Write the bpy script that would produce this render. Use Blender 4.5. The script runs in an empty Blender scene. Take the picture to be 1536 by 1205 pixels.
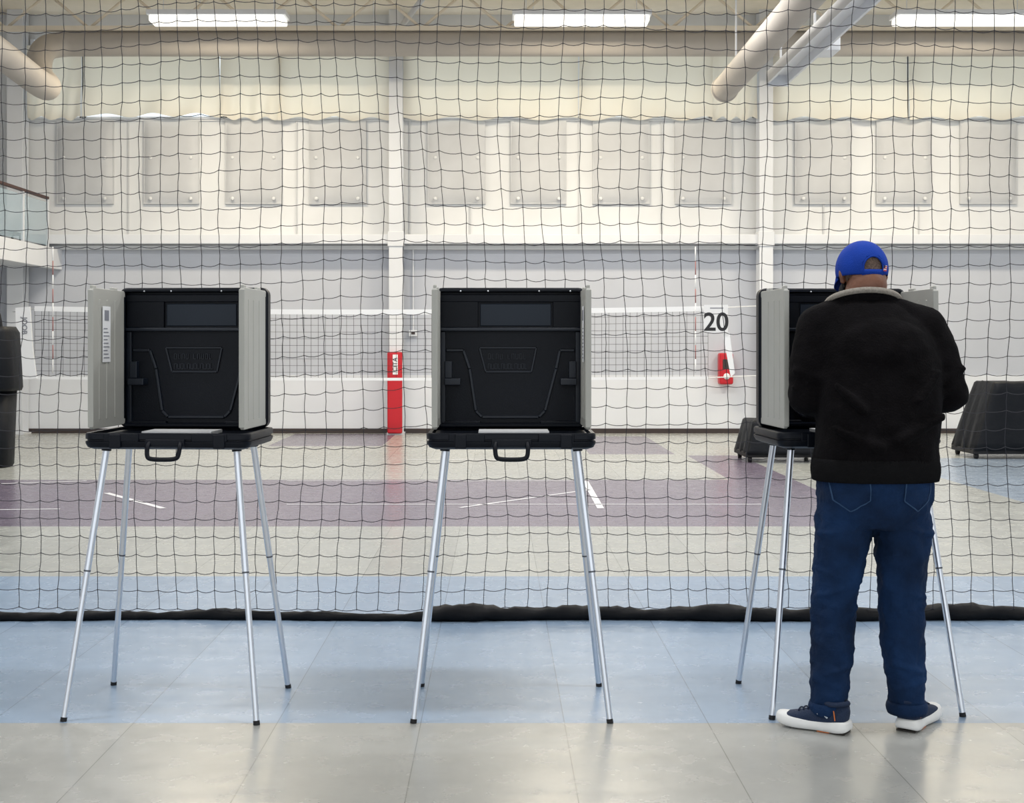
import bpy, bmesh, math, random
from mathutils import Vector, Matrix, Euler
random.seed(7)
F=2000.0; H=1.39; VX=745.0; VY=520.0
def P(px,py,Y): return Vector(((px-VX)*Y/F, Y, H-(py-VY)*Y/F))
def PX(px,Y): return (px-VX)*Y/F
def PZ(py,Y): return H-(py-VY)*Y/F
scene=bpy.context.scene
col=scene.collection
scene.view_settings.view_transform='Standard'
scene.view_settings.look='None'
def srgb(r,g,b):
    f=lambda c:(c/255/12.92) if c/255<=0.04045 else ((c/255+0.055)/1.055)**2.4
    return (f(r),f(g),f(b),1)
# ---------------- materials
def mat(name,c,rough=0.5,metal=0.0,spec=0.5,var=0.0,vscale=5.0,bump=0.0,bscale=40.0,emit=None,estr=0.0,sheen=0.0):
    m=bpy.data.materials.new(name); m.use_nodes=True
    nt=m.node_tree; b=nt.nodes['Principled BSDF']
    b.inputs['Base Color'].default_value=c
    b.inputs['Roughness'].default_value=rough
    b.inputs['Metallic'].default_value=metal
    b.inputs['Specular IOR Level'].default_value=spec
    if sheen: b.inputs['Sheen Weight'].default_value=sheen
    if emit:
        b.inputs['Emission Color'].default_value=emit; b.inputs['Emission Strength'].default_value=estr
    tc=nt.nodes.new('ShaderNodeTexCoord')
    if var>0:
        n=nt.nodes.new('ShaderNodeTexNoise'); n.inputs['Scale'].default_value=vscale; n.inputs['Detail'].default_value=6
        nt.links.new(tc.outputs['Object'],n.inputs['Vector'])
        r=nt.nodes.new('ShaderNodeValToRGB')
        r.color_ramp.elements[0].position=0.3; r.color_ramp.elements[1].position=0.7
        r.color_ramp.elements[0].color=tuple(max(0,x*(1-var)) for x in c[:3])+(1,)
        r.color_ramp.elements[1].color=tuple(min(1,x*(1+var)) for x in c[:3])+(1,)
        nt.links.new(n.outputs['Fac'],r.inputs['Fac']); nt.links.new(r.outputs['Color'],b.inputs['Base Color'])
    if bump>0:
        n2=nt.nodes.new('ShaderNodeTexNoise'); n2.inputs['Scale'].default_value=bscale; n2.inputs['Detail'].default_value=4
        nt.links.new(tc.outputs['Object'],n2.inputs['Vector'])
        bp=nt.nodes.new('ShaderNodeBump'); bp.inputs['Strength'].default_value=bump; bp.inputs['Distance'].default_value=0.01
        nt.links.new(n2.outputs['Fac'],bp.inputs['Height']); nt.links.new(bp.outputs['Normal'],b.inputs['Normal'])
    return m
M={}
M['plastic']=mat('black_plastic',(0.0022,0.004,0.009,1),0.42,spec=0.22,bump=0.12,bscale=300)
M['plastic_mid']=mat('moulded_plastic',(0.006,0.010,0.019,1),0.35,spec=0.4)
M['plastic_hi']=mat('dark_plastic_panel',(0.013,0.022,0.038,1),0.4,spec=0.3)
M['wing']=mat('grey_plastic',srgb(178,178,172),0.5,var=0.03,vscale=8)
M['alu']=mat('aluminium',(0.76,0.79,0.84,1),0.3,metal=1.0)
M['ring']=mat('joint_grey',(0.12,0.13,0.15,1),0.4,metal=0.6)
M['rubber']=mat('black_rubber',(0.01,0.01,0.012,1),0.7)
M['paper']=mat('paper',(0.85,0.86,0.88,1),0.7)
M['ink']=mat('ink',(0.02,0.02,0.025,1),0.7)
M['greyink']=mat('grey_ink',(0.25,0.26,0.3,1),0.7)
M['net']=mat('net_cord',(0.025,0.025,0.032,1),0.8)
M['hem']=mat('vinyl_hem',(0.003,0.0035,0.005,1),0.65,spec=0.2,bump=0.6,bscale=14)
M['steelw']=mat('white_painted_steel',srgb(226,229,234),0.45,var=0.03,vscale=2)
M['wall_lo']=mat('wall_lower_paint',srgb(198,202,211),0.75,var=0.04,vscale=1.2,bump=0.2,bscale=12)
M['wall_base']=mat('wall_base_paint',srgb(230,233,238),0.6,var=0.03,vscale=1.5)
M['wall_up']=mat('wall_upper_membrane',srgb(222,224,226),0.7,var=0.05,vscale=1.3,bump=0.35,bscale=5)
M['panel']=mat('acoustic_panel_vinyl',srgb(197,199,202),0.6,var=0.05,vscale=2.5,bump=0.7,bscale=4)
M['duct']=mat('duct_fabric',srgb(180,174,167),0.6,var=0.05,vscale=3,bump=0.2,bscale=6)
M['ceil']=mat('ceiling_deck',srgb(232,222,204),0.7,var=0.04)
M['base']=mat('baseboard_rubber',srgb(58,48,46),0.5)
M['red']=mat('red_vinyl',srgb(200,28,42),0.4,bump=0.2,bscale=8)
M['pale_red']=mat('antenna_red',srgb(165,115,115),0.5)
M['tape']=mat('white_tape',srgb(245,247,250),0.6)
M['cline']=mat('court_line_paint',srgb(225,226,230),0.4)
M['cover']=mat('black_cover_vinyl',(0.0035,0.005,0.008,1),0.5,spec=0.2,bump=0.9,bscale=7)
M['jacket']=mat('black_fleece',(0.0050,0.0044,0.0052,1),0.95,spec=0.1,var=0.3,vscale=14,bump=0.5,bscale=160)
M['rib']=mat('ribbed_knit',(0.008,0.008,0.009,1),0.95,spec=0.1,bump=0.4,bscale=200)
M['collar']=mat('collar_knit',srgb(150,144,136),0.9,spec=0.1,var=0.2,vscale=150,bump=0.2,bscale=200)
M['denim']=mat('denim',srgb(17,42,76),0.85,spec=0.2,var=0.6,vscale=5,bump=0.35,bscale=120)
M['stitch']=mat('denim_stitch',srgb(42,72,108),0.85)
M['skin']=mat('skin',srgb(120,78,58),0.5,var=0.12,vscale=25,bump=0.15,bscale=90)
M['hair']=mat('grey_hair',srgb(110,92,82),0.9,var=0.4,vscale=150,bump=0.6,bscale=260)
M['cap']=mat('blue_cotton',srgb(18,60,160),0.8,spec=0.2,bump=0.25,bscale=200,var=0.1,vscale=10)
M['mask']=mat('black_cloth',(0.012,0.012,0.014,1),0.9)
M['eye']=mat('eye_white',(0.7,0.68,0.64,1),0.2)
M['iris']=mat('iris',(0.02,0.012,0.008,1),0.2)
M['lip']=mat('lip',srgb(105,60,52),0.5)
M['shoe']=mat('navy_mesh',srgb(26,44,74),0.8,bump=0.6,bscale=250)
M['sole']=mat('white_foam',srgb(240,241,240),0.55,var=0.04,vscale=20)
M['shoemark']=mat('shoe_mark_grey',srgb(185,195,205),0.5)
M['orange']=mat('orange_rubber',srgb(215,120,60),0.5)
M['outsole']=mat('dark_outsole',srgb(50,45,40),0.6)
M['tube']=mat('lamp_tube',(1,1,1,1),0.5,emit=(1,0.96,0.86,1),estr=0.95)
M['day']=mat('daylight_glass',(0.6,0.7,0.8,1),0.2,emit=(0.85,0.93,1.0,1),estr=0.9)
M['woodbrown']=mat('brown_rail',srgb(70,45,40),0.5)
def fabric():
    m=bpy.data.materials.new('translucent_sheet'); m.use_nodes=True; nt=m.node_tree
    b=nt.nodes['Principled BSDF']; b.inputs['Base Color'].default_value=srgb(232,228,218); b.inputs['Roughness'].default_value=0.6
    t=nt.nodes.new('ShaderNodeBsdfTranslucent'); t.inputs['Color'].default_value=srgb(245,236,214)
    mx=nt.nodes.new('ShaderNodeMixShader'); mx.inputs[0].default_value=0.3
    nt.links.new(b.outputs[0],mx.inputs[1]); nt.links.new(t.outputs[0],mx.inputs[2])
    nt.links.new(mx.outputs[0],nt.nodes['Material Output'].inputs['Surface'])
    return m
M['sheet']=fabric()
def glassy():
    m=mat('rail_glass',(0.5,0.65,0.75,1),0.05); m.node_tree.nodes['Principled BSDF'].inputs['Alpha'].default_value=0.35; return m
M['glass']=glassy()
# ---------------- helpers
def obj(name,me,material=None,parent=None,smooth=False):
    o=bpy.data.objects.new(name,me); col.objects.link(o)
    if material: me.materials.append(M[material] if isinstance(material,str) else material)
    if parent: o.parent=parent
    if smooth:
        for p in me.polygons: p.use_smooth=True
    return o
def empty(name,loc=(0,0,0),rz=0):
    e=bpy.data.objects.new(name,None); e.empty_display_size=0.1; col.objects.link(e)
    e.location=loc; e.rotation_euler=(0,0,rz); return e
def box(name,x0,x1,y0,y1,z0,z1,material,parent=None,bev=0.0,seg=2):
    bm=bmesh.new(); bmesh.ops.create_cube(bm,size=1)
    sx,sy,sz=x1-x0,y1-y0,z1-z0
    for v in bm.verts: v.co=Vector((v.co.x*sx+(x0+x1)/2,v.co.y*sy+(y0+y1)/2,v.co.z*sz+(z0+z1)/2))
    me=bpy.data.meshes.new(name); bm.to_mesh(me); bm.free()
    o=obj(name,me,material,parent)
    if bev>0:
        b=o.modifiers.new('bev','BEVEL'); b.width=bev; b.segments=seg; b.limit_method='ANGLE'
        for p in me.polygons: p.use_smooth=True
        w=o.modifiers.new('wn','WEIGHTED_NORMAL')
    return o
def from_bm(name,bm,material,parent=None,smooth=True,split=False):
    me=bpy.data.meshes.new(name); bm.to_mesh(me); bm.free(); o=obj(name,me,material,parent,smooth)
    if split: e=o.modifiers.new('es','EDGE_SPLIT'); e.split_angle=math.radians(40)
    return o
def curve(name,pts,r,material,parent=None,smooth=True,res=8,cyclic=False,radii=None,bres=4,caps=True):
    cu=bpy.data.curves.new(name,'CURVE'); cu.dimensions='3D'; cu.bevel_depth=r; cu.bevel_resolution=bres; cu.use_fill_caps=caps
    if smooth:
        s=cu.splines.new('NURBS'); s.points.add(len(pts)-1); s.order_u=min(3,len(pts)); s.use_endpoint_u=True; s.resolution_u=res
    else:
        s=cu.splines.new('POLY'); s.points.add(len(pts)-1)
    for i,p in enumerate(pts):
        s.points[i].co=(p[0],p[1],p[2],1)
        if radii: s.points[i].radius=radii[i]
    s.use_cyclic_u=cyclic
    o=bpy.data.objects.new(name,cu); col.objects.link(o); cu.materials.append(M[material])
    if parent: o.parent=parent
    return o
def text(name,s,size,loc,material,parent=None,rot=(math.pi/2,0,0),bold=0.0,ext=0.0005):
    cu=bpy.data.curves.new(name,'FONT'); cu.body=s; cu.size=size; cu.align_x='CENTER'; cu.align_y='CENTER'; cu.extrude=ext; cu.offset=bold
    o=bpy.data.objects.new(name,cu); col.objects.link(o); o.location=loc; o.rotation_euler=rot; cu.materials.append(M[material])
    if parent: o.parent=parent
    return o
def rr_loop(w,h,r,inset,n=5):
    w=w/2-inset; h=h/2-inset; r=max(0.001,r-inset); pts=[]
    for cx,cy,a0 in((w-r,h-r,0),(-w+r,h-r,90),(-w+r,-h+r,180),(w-r,-h+r,270)):
        for k in range(n+1):
            a=math.radians(a0+90*k/n); pts.append((cx+r*math.cos(a),cy+r*math.sin(a)))
    return pts
def rr_loft(name,w,h,r,prof,mtx,material,parent=None):
    """prof: list of (inset, depth). caps at both ends"""
    bm=bmesh.new(); loops=[]
    for ins,d in prof:
        loops.append([bm.verts.new(mtx@Vector((x,y,d))) for x,y in rr_loop(w,h,r,ins)])
    n=len(loops[0])
    for a,b in zip(loops,loops[1:]):
        for i in range(n): bm.faces.new((a[i],a[(i+1)%n],b[(i+1)%n],b[i]))
    bm.faces.new(loops[0][::-1]); bm.faces.new(loops[-1])
    bmesh.ops.recalc_face_normals(bm,faces=bm.faces)
    o=from_bm(name,bm,material,parent,True)
    e=o.modifiers.new('es','EDGE_SPLIT'); e.split_angle=math.radians(35)
    return o
def cyl_between(bm,p0,p1,r0,r1,seg=16):
    p0=Vector(p0);p1=Vector(p1); d=p1-p0; L=d.length
    if L<1e-6: return
    q=d.to_track_quat('Z','Y').to_matrix().to_4x4()
    bmesh.ops.create_cone(bm,cap_ends=True,segments=seg,radius1=r0,radius2=r1,depth=L,matrix=Matrix.Translation((p0+p1)/2)@q)
def ball(bm,c,r,mtx=None,sub=3):
    if not hasattr(r,'__len__'): r=(r,r,r)
    m=(mtx or Matrix.Identity(4))@Matrix.Translation(Vector(c))@Matrix.Diagonal((r[0],r[1],r[2],1))
    bmesh.ops.create_icosphere(bm,subdivisions=sub,radius=1,matrix=m)
def chain(bm,pts,sub=3):
    for p,r in pts: ball(bm,p,r,sub=sub)
    for (a,ra),(b,rb) in zip(pts,pts[1:]): cyl_between(bm,a,b,ra,rb,24)
def ring_loft(bm,rings,n=40,e=2.3):
    """rings (cx,cy,z,rx,ry)"""
    L=[]
    for cx,cy,z,rx,ry in rings:
        l=[]
        for i in range(n):
            a=2*math.pi*i/n; c,s=math.cos(a),math.sin(a)
            l.append(bm.verts.new((cx+rx*math.copysign(abs(c)**(2/e),c),cy+ry*math.copysign(abs(s)**(2/e),s),z)))
        L.append(l)
    for a,b in zip(L,L[1:]):
        for i in range(n): bm.faces.new((a[i],a[(i+1)%n],b[(i+1)%n],b[i]))
    bm.faces.new(L[0][::-1]); bm.faces.new(L[-1])
def remesh(o,vs,smooth=6,fac=0.5):
    r=o.modifiers.new('remesh','REMESH'); r.mode='VOXEL'; r.voxel_size=vs; r.use_smooth_shade=True
    if smooth:
        s=o.modifiers.new('smooth','SMOOTH'); s.factor=fac; s.iterations=smooth
def wrinkle(o,strength,size,mid=0.5,kind='CLOUDS'):
    t=bpy.data.textures.new(o.name+'_tex',kind); t.noise_scale=size
    d=o.modifiers.new('wr','DISPLACE'); d.texture=t; d.strength=strength; d.mid_level=mid; d.texture_coords='LOCAL'

# ---------------- floor material
def floor_mat():
    m=bpy.data.materials.new('sport_tile_floor'); m.use_nodes=True; nt=m.node_tree; N=nt.nodes; L=nt.links
    b=N['Principled BSDF']
    g=N.new('ShaderNodeNewGeometry'); sp=N.new('ShaderNodeSeparateXYZ'); L.new(g.outputs['Position'],sp.inputs[0])
    X,Y=sp.outputs[0],sp.outputs[1]
    def mth(op,a,c=None,d=None):
        n=N.new('ShaderNodeMath'); n.operation=op
        for i,v in enumerate((a,c,d)):
            if v is None: continue
            if isinstance(v,(int,float)): n.inputs[i].default_value=v
            else: L.new(v,n.inputs[i])
        return n.outputs[0]
    def rect(x0,x1,y0,y1):
        return mth('MULTIPLY',mth('MULTIPLY',mth('GREATER_THAN',X,x0),mth('LESS_THAN',X,x1)),mth('MULTIPLY',mth('GREATER_THAN',Y,y0),mth('LESS_THAN',Y,y1)))
    def mixc(f,a,c):
        n=N.new('ShaderNodeMix'); n.data_type='RGBA'
        if isinstance(f,(int,float)): n.inputs[0].default_value=f
        else: L.new(f,n.inputs[0])
        for i,v in((6,a),(7,c)):
            if isinstance(v,tuple): n.inputs[i].default_value=v
            else: L.new(v,n.inputs[i])
        return n.outputs[2]
    blue=srgb(137,158,182); beige=srgb(166,168,163); purple=srgb(114,105,121); near=srgb(158,159,156); blue2=srgb(144,158,174)
    c=beige
    c=mixc(rect(-30,30,-30,4.92),c,near)
    c=mixc(rect(-30,30,4.92,8.06),c,blue)
    c=mixc(rect(-30,2.47,10.3,13.9),c,purple)
    c=mixc(rect(2.43,3.1,10.3,17.0),c,purple)
    c=mixc(rect(1.2,2.3,17.2,20.6),c,purple)
    c=mixc(rect(-3.2,-1.6,18.6,21.2),c,purple)
    c=mixc(rect(4.7,30,11.6,16.6),c,blue2)
    W=0.53
    fx=mth('DIVIDE',mth('SUBTRACT',X,0.25),W); fy=mth('DIVIDE',mth('SUBTRACT',Y,4.92),1.57)
    ix=mth('FLOOR',fx); iy=mth('FLOOR',fy)
    cm=N.new('ShaderNodeCombineXYZ'); L.new(ix,cm.inputs[0]); L.new(iy,cm.inputs[1])
    wn=N.new('ShaderNodeTexWhiteNoise'); wn.noise_dimensions='2D'; L.new(cm.outputs[0],wn.inputs['Vector'])
    v=mth('MULTIPLY_ADD',wn.outputs['Value'],0.14,0.93)
    n1=N.new('ShaderNodeTexNoise'); n1.inputs['Scale'].default_value=3; n1.inputs['Detail'].default_value=8; n1.inputs['Roughness'].default_value=0.7; L.new(g.outputs['Position'],n1.inputs['Vector'])
    v2=mth('MULTIPLY_ADD',n1.outputs['Fac'],0.35,0.83); v=mth('MULTIPLY',v,v2)
    def seam(f,w):
        fr=mth('FRACT',f); d=mth('ABSOLUTE',mth('SUBTRACT',fr,0.5)); return mth('GREATER_THAN',d,0.5-w)
    s=mth('MAXIMUM',seam(fx,0.0036),mth('MULTIPLY',seam(fy,0.0012),0.3))
    v=mth('MULTIPLY',v,mth('MULTIPLY_ADD',s,-0.42,1.0))
    vm=N.new('ShaderNodeVectorMath'); vm.operation='SCALE'; L.new(c,vm.inputs[0]); L.new(v,vm.inputs['Scale'])
    L.new(vm.outputs[0],b.inputs['Base Color'])
    n2=N.new('ShaderNodeTexNoise'); n2.inputs['Scale'].default_value=9; n2.inputs['Detail'].default_value=6; L.new(g.outputs['Position'],n2.inputs['Vector'])
    L.new(mth('MULTIPLY_ADD',n2.outputs['Fac'],0.26,0.12),b.inputs['Roughness'])
    bp=N.new('ShaderNodeBump'); bp.inputs['Strength'].default_value=0.10; bp.inputs['Distance'].default_value=0.01
    n3=N.new('ShaderNodeTexNoise'); n3.inputs['Scale'].default_value=9; n3.inputs['Detail'].default_value=2; L.new(g.outputs['Position'],n3.inputs['Vector'])
    L.new(n3.outputs['Fac'],bp.inputs['Height']); L.new(bp.outputs['Normal'],b.inputs['Normal'])
    b.inputs['Specular IOR Level'].default_value=0.75
    return m
WY=21.4; XL=-9.8; XR=10.2; ZC=6.72
box('floor',XL,XR,-6,WY+0.2,-0.1,0,floor_mat())
# ---------------- room shell
def wz(py): return PZ(py,WY)
def wx(px): return PX(px,WY)
box('wall_back_lower',XL,XR,WY,WY+0.2,wz(563),wz(366),'wall_lo')
box('wall_back_base',XL,XR,WY-0.02,WY+0.2,0,wz(563),'wall_base')
box('wall_back_upper',XL,XR,WY,WY+0.2,wz(366),ZC,'wall_up')
box('wall_left',XL-0.2,XL,-6,WY+0.2,0,ZC,'wall_base')
box('wall_right',XR,XR+0.2,-6,WY+0.2,0,ZC,'wall_base')
box('ceiling',XL,XR,-6,WY+0.2,ZC,ZC+0.2,'ceil')
box('baseboard_back',XL,XR,WY-0.04,WY-0.02,0,0.075,'base')
box('trim_ledge',XL,XR,WY-0.32,WY,wz(368),wz(354),'steelw',bev=0.01)
box('trim_ledge_lip',XL,XR,WY-0.12,WY,wz(375),wz(369),'wall_up')
box('trim_1',XL,XR,WY-0.03,WY,wz(182),wz(178),'wall_up')
for k,px in enumerate((193,445,615,705,868,992,1235,1378)):
    box('trim_%d'%(k+2),wx(px)-0.012,wx(px)+0.012,WY-0.02,WY,wz(352),wz(182),'panel')
# columns
for pxa,pxb in((22,45),(586,606),(1133,1153)):
    e=empty('steel_column',(wx((pxa+pxb)/2),WY-0.2,0)); w=(pxb-pxa)/2*WY/F
    box('flange_front',-w,w,-0.14,-0.12,0,ZC,'steelw',e)
    box('flange_rear',-w,w,0.12,0.14,0,ZC,'steelw',e)
    box('web',-0.012,0.012,-0.12,0.12,0,ZC,'steelw',e)
    box('bracket',-w*1.2,w*1.2,-0.16,0.1,wz(372),wz(350),'steelw',e,bev=0.01)
    box('base_plate',-w*1.3,w*1.3,-0.17,0.17,0,0.03,'steelw',e)
curve('wall_conduit',[(wx(1157),WY-0.03,wz(640)),(wx(1157),WY-0.03,wz(20))],0.02,'steelw',smooth=False)
# acoustic panels
for a,b_ in((88,170),(218,298),(340,422),(465,548),(643,727),(767,848),(890,973),(1013,1095),(1193,1275),(1315,1395),(1440,1522)):
    x0,x1=wx(a),wx(b_); e=empty('acoustic_panel',((x0+x1)/2,WY-0.05,wz(244)))
    w=(x1-x0)/2; h=(wz(184)-wz(306))/2
    t=random.uniform(-0.01,0.01)
    bm=bmesh.new(); nx,nz=16,22; vs=[]
    for j in range(nz+1):
        for i in range(nx+1):
            u=i/nx*2-1; v=j/nz*2-1
            bulge=-0.05*(1-u**8)*(1-v**8)+random.uniform(-1,1)*0.003
            vs.append(bm.verts.new((u*w+t*v,bulge,v*h)))
    for j in range(nz):
        for i in range(nx):
            k=j*(nx+1)+i; bm.faces.new((vs[k],vs[k+1],vs[k+nx+2],vs[k+nx+1]))
    from_bm('pad',bm,'panel',e)
    box('backing',-w-0.015,w+0.015,0.0,0.045,-h-0.015,h+0.015,'panel',e)
    for sx in(-1,1):
        for sz in(0.1,-0.9):
            bm=bmesh.new(); cyl_between(bm,(sx*w*0.75,-0.055,sz*h),(sx*w*0.75,-0.045,sz*h),0.025,0.03,12); from_bm('fastener',bm,'wall_up',e)
# windows, added glow bays between them, and sheets
def sheet(name,a,b_,t,bt,seed,parent=None):
    rnd=random.Random(seed); bm=bmesh.new(); nx,nz=40,16; vs=[]
    x0,x1,z0,z1=wx(a),wx(b_),wz(bt),wz(t)
    ph=[rnd.uniform(0,6) for _ in range(6)]
    for j in range(nz+1):
        for i in range(nx+1):
            u=i/nx; v=j/nz
            y=0.03*math.sin(u*9+ph[0]+v*2)+0.02*math.sin(u*23+ph[1]-v*5)+0.015*math.sin(v*11+ph[2]+u*4)
            sag=-0.06*math.sin(u*math.pi*3+ph[3])**2*(1-v)
            vs.append(bm.verts.new((x0+(x1-x0)*u,WY-0.18+y*(1.2-v),z0+(z1-z0)*v+sag)))
    for j in range(nz):
        for i in range(nx):
            k=j*(nx+1)+i; bm.faces.new((vs[k],vs[k+1],vs[k+nx+2],vs[k+nx+1]))
    return from_bm(name,bm,'sheet',parent)
for k,(a,b_,sa,sb) in enumerate(((128,335,130,333),(425,583,420,586),(612,868,606,866),(872,1065,868,1066),(1165,1358,1156,1355),(339,421,334,424),(1362,1560,1358,1562),(50,124,46,127),(1069,1130,1066,1132))):  # last four are added: backlit panes brighten plain wall between the windows
    e=empty('window_%d'%(k+1),(0,0,0))
    box('glass',wx(a),wx(b_),WY-0.03,WY-0.01,wz(176),wz(62),'day',e)
    for q in(a,b_): box('frame',wx(q)-0.03,wx(q)+0.03,WY-0.06,WY,wz(178),wz(60),'steelw',e)
    box('sill',wx(a),wx(b_),WY-0.06,WY,wz(179),wz(176),'steelw',e)
    sheet('hanging_sheet',sa,sb,72,173 if k<1 else 178,k,e)
# ---------------- ceiling structure
for yy in(19.9,16.5,13,9.5,6,2.5,-1):
    e=empty('roof_truss',(0,yy,0))
    box('top_chord',XL,XR,-0.06,0.06,ZC-0.09,ZC,'ceil',e)
    box('bottom_chord',XL,XR,-0.05,0.05,ZC-0.62,ZC-0.55,'ceil',e)
    bm=bmesh.new(); x=XL; up=True
    while x<XR-0.6:
        cyl_between(bm,(x,0,ZC-0.58 if up else ZC-0.06),(x+0.62,0,ZC-0.06 if up else ZC-0.58),0.022,0.022,8); x+=0.62; up=not up
    from_bm('web_bars',bm,'ceil',e)
def lamp(cx,cy,cz,w=1.95,power=120,color=(1,0.97,0.92)):
    e=empty('highbay_light',(cx,cy,cz))
    box('housing',-w/2,w/2,-0.2,0.2,0.03,0.1,'steelw',e,bev=0.01)
    box('diffuser',-w/2+0.03,w/2-0.03,-0.18,0.18,-0.06,0.03,'tube',e,bev=0.02)
    for s in(-1,1): curve('hanger',[(s*w*0.4,0,0.1),(s*w*0.4,0,ZC-cz)],0.006,'steelw',e,smooth=False)
    l=bpy.data.lights.new('tube_light','AREA'); l.shape='RECTANGLE'; l.size=w-0.1; l.size_y=0.3; l.energy=power; l.color=color
    o=bpy.data.objects.new('tube_light',l); col.objects.link(o); o.parent=e; o.location=(0,0,-0.065)
for yy,pw in((18.8,140),(14.5,150),(9.5,130),(4.5,112)):
    for px in(328,872,1443):
        X=PX(px,18.8)
        lamp(X,yy,6.0,power=pw, color=(1,0.87,0.66) if yy>18 else ((0.98,0.985,1) if yy<12 else (1,0.985,0.96)))
# ducts
curve('air_duct',[P(1640,66,20),P(1215,66,20),P(1040,66,20),P(600,66,20),P(130,66,20),P(95,66,20),P(62,72,19.7),P(56,112,19.2),P(75,132,18.6),P(62,128,18.0),P(20,95,17.2),P(-60,35,16),P(-120,20,15)],0.185,'duct',res=10,bres=8)
for px in(300,560,800,1000):
    e=curve('duct_strap',[(PX(px,20),20,PZ(66,20)+0.19),(PX(px,20),20,ZC)],0.006,'steelw',smooth=False)
X0=0.1715*18; Z0=H+0.195*18-0.02
sd_=curve('supply_duct',[(X0,18.0,Z0),(X0,16,Z0),(X0,12,Z0),(X0,9.2,Z0),(X0,8.6,Z0),(X0,8.4,Z0+0.3),(X0,8.4,ZC)],0.17,'duct',res=10,bres=8)
bm=bmesh.new(); cyl_between(bm,(X0,18.0,Z0),(X0,18.05,Z0),0.185,0.185,32); from_bm('end_collar',bm,'duct',sd_)
for yy in(17.2,14,11): box('duct_hanger',X0-0.01,X0+0.01,yy-0.01,yy+0.01,Z0+0.16,ZC,'steelw',sd_)
e=empty('track_beam',(3.58,0,0))
zb=H+0.2*17
box('channel',-0.13,0.13,8,17.0,zb+0.06,zb+0.1,'steelw',e)
box('flange_l',-0.14,-0.11,8,17.0,zb-0.05,zb+0.1,'steelw',e)
box('flange_r',0.11,0.14,8,17.0,zb-0.05,zb+0.1,'steelw',e)
box('conduit_box',0.16,0.34,15.2,15.6,zb-0.02,zb+0.14,'steelw',e,bev=0.01)
box('end_plate',-0.14,0.14,16.98,17.02,zb-0.08,zb+0.12,'steelw',e)
for yy in(9,11,13,15,16.8): box('drop_rod',-0.012,0.012,yy-0.012,yy+0.012,zb+0.08,ZC,'steelw',e)
curve('roof_brace',[P(600,42,20.3),P(640,-10,20.3)],0.045,'steelw',smooth=False)
# ---------------- mezzanine left
e=empty('mezzanine_balcony',(0,0,0))
yb=19.9
box('slab',XL,PX(42,yb),16.5,WY,PZ(392,yb),PZ(368,yb),'steelw',e)
box('edge_beam',PX(30,yb),PX(44,yb),16.4,WY,PZ(396,yb),PZ(364,yb),'steelw',e)
box('front_beam',XL,PX(44,yb),16.4,16.6,PZ(396,yb),PZ(364,yb),'steelw',e)
for yy in(16.6,17.7,18.8,19.9,21): box('post',PX(34,yb)-0.02,PX(34,yb)+0.02,yy-0.02,yy+0.02,PZ(366,yb),PZ(284,yb),'steelw',e)
box('glass_side',PX(34,yb)-0.005,PX(34,yb)+0.005,16.6,21,PZ(360,yb),PZ(292,yb),'glass',e)
box('glass_front',XL,PX(34,yb),16.59,16.6,PZ(360,yb),PZ(292,yb),'glass',e)
box('top_rail',PX(34,yb)-0.025,PX(34,yb)+0.025,16.57,21,PZ(287,yb),PZ(283,yb),'woodbrown',e)
box('top_rail_front',XL,PX(34,yb),16.54,16.62,PZ(287,yb),PZ(283,yb),'woodbrown',e)
ch=empty('stacked_chair',(PX(6,20.5),20.5,PZ(368,yb)+0.002)); ch.parent=e
box('seat',-0.22,0.22,-0.2,0.2,0.2,0.25,'cover',ch,bev=0.02); box('back',-0.22,-0.17,-0.2,0.2,0.25,0.42,'woodbrown',ch,bev=0.02)
for a in(-1,1):
    for b_ in(-1,1): box('leg',a*0.19-0.015,a*0.19+0.015,b_*0.17-0.015,b_*0.17+0.015,0,0.2,'rubber',ch)
# ---------------- court lines
def strip(name,pa,pb,w,z=0.002):
    pa=Vector(pa);pb=Vector(pb); d=(pb-pa).normalized(); n=Vector((-d.y,d.x))*w/2
    me=bpy.data.meshes.new(name)
    v=[(pa.x+n.x,pa.y+n.y,z),(pa.x-n.x,pa.y-n.y,z),(pb.x-n.x,pb.y-n.y,z),(pb.x+n.x,pb.y+n.y,z)]
    me.from_pydata(v,[],[(0,1,2,3)]); return obj(name,me,'cline')
def gp(px,py):
    Y=F*H/(py-VY); return ((px-VX)*Y/F,Y)
strip('court_line',gp(430,757),gp(1150,757),0.035)
strip('court_line',gp(0,765),gp(90,764),0.04)
strip('court_line',gp(160,740),gp(245,763),0.06)
strip('court_line',gp(878,722),gp(901,763),0.06)
strip('court_line',gp(690,762),gp(885,735),0.04)
strip('court_line',gp(0,726),gp(130,722),0.05)
strip('court_line',gp(430,722),gp(860,722),0.03)
strip('court_line',gp(610,690),gp(1000,690),0.05)
# ---------------- wall base items
e=empty('red_column_pad',(wx(595),WY-0.37,0)); w=11*WY/F
box('pad',-w,w,-0.05,0.02,0.02,PZ(528,WY-0.4),'red',e,bev=0.025,seg=3)
box('label_patch',-0.03,0.05,-0.058,-0.05,PZ(562,21),PZ(532,21),'tape',e)
text('label_text','CITA',0.1,(0.01,-0.062,PZ(547,21)),'ink',e,rot=(math.pi/2,-math.pi/2,0))
e=empty('wall_outlet_box',(wx(620),WY-0.04,wz(500)))
box('cover',-0.07,0.07,-0.02,0.02,-0.05,0.05,'steelw',e,bev=0.008); box('socket',-0.03,0.03,-0.03,-0.02,-0.02,0.02,'base',e)
curve('pipe',[(0,0,0.05),(0,0,wz(375)-wz(500))],0.012,'steelw',e,smooth=False)
e=empty('red_emergency_box',(wx(1086),WY-0.14,wz(553)))
box('case',-0.11,0.11,-0.1,0.12,-0.25,0.25,'red',e,bev=0.03)
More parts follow.
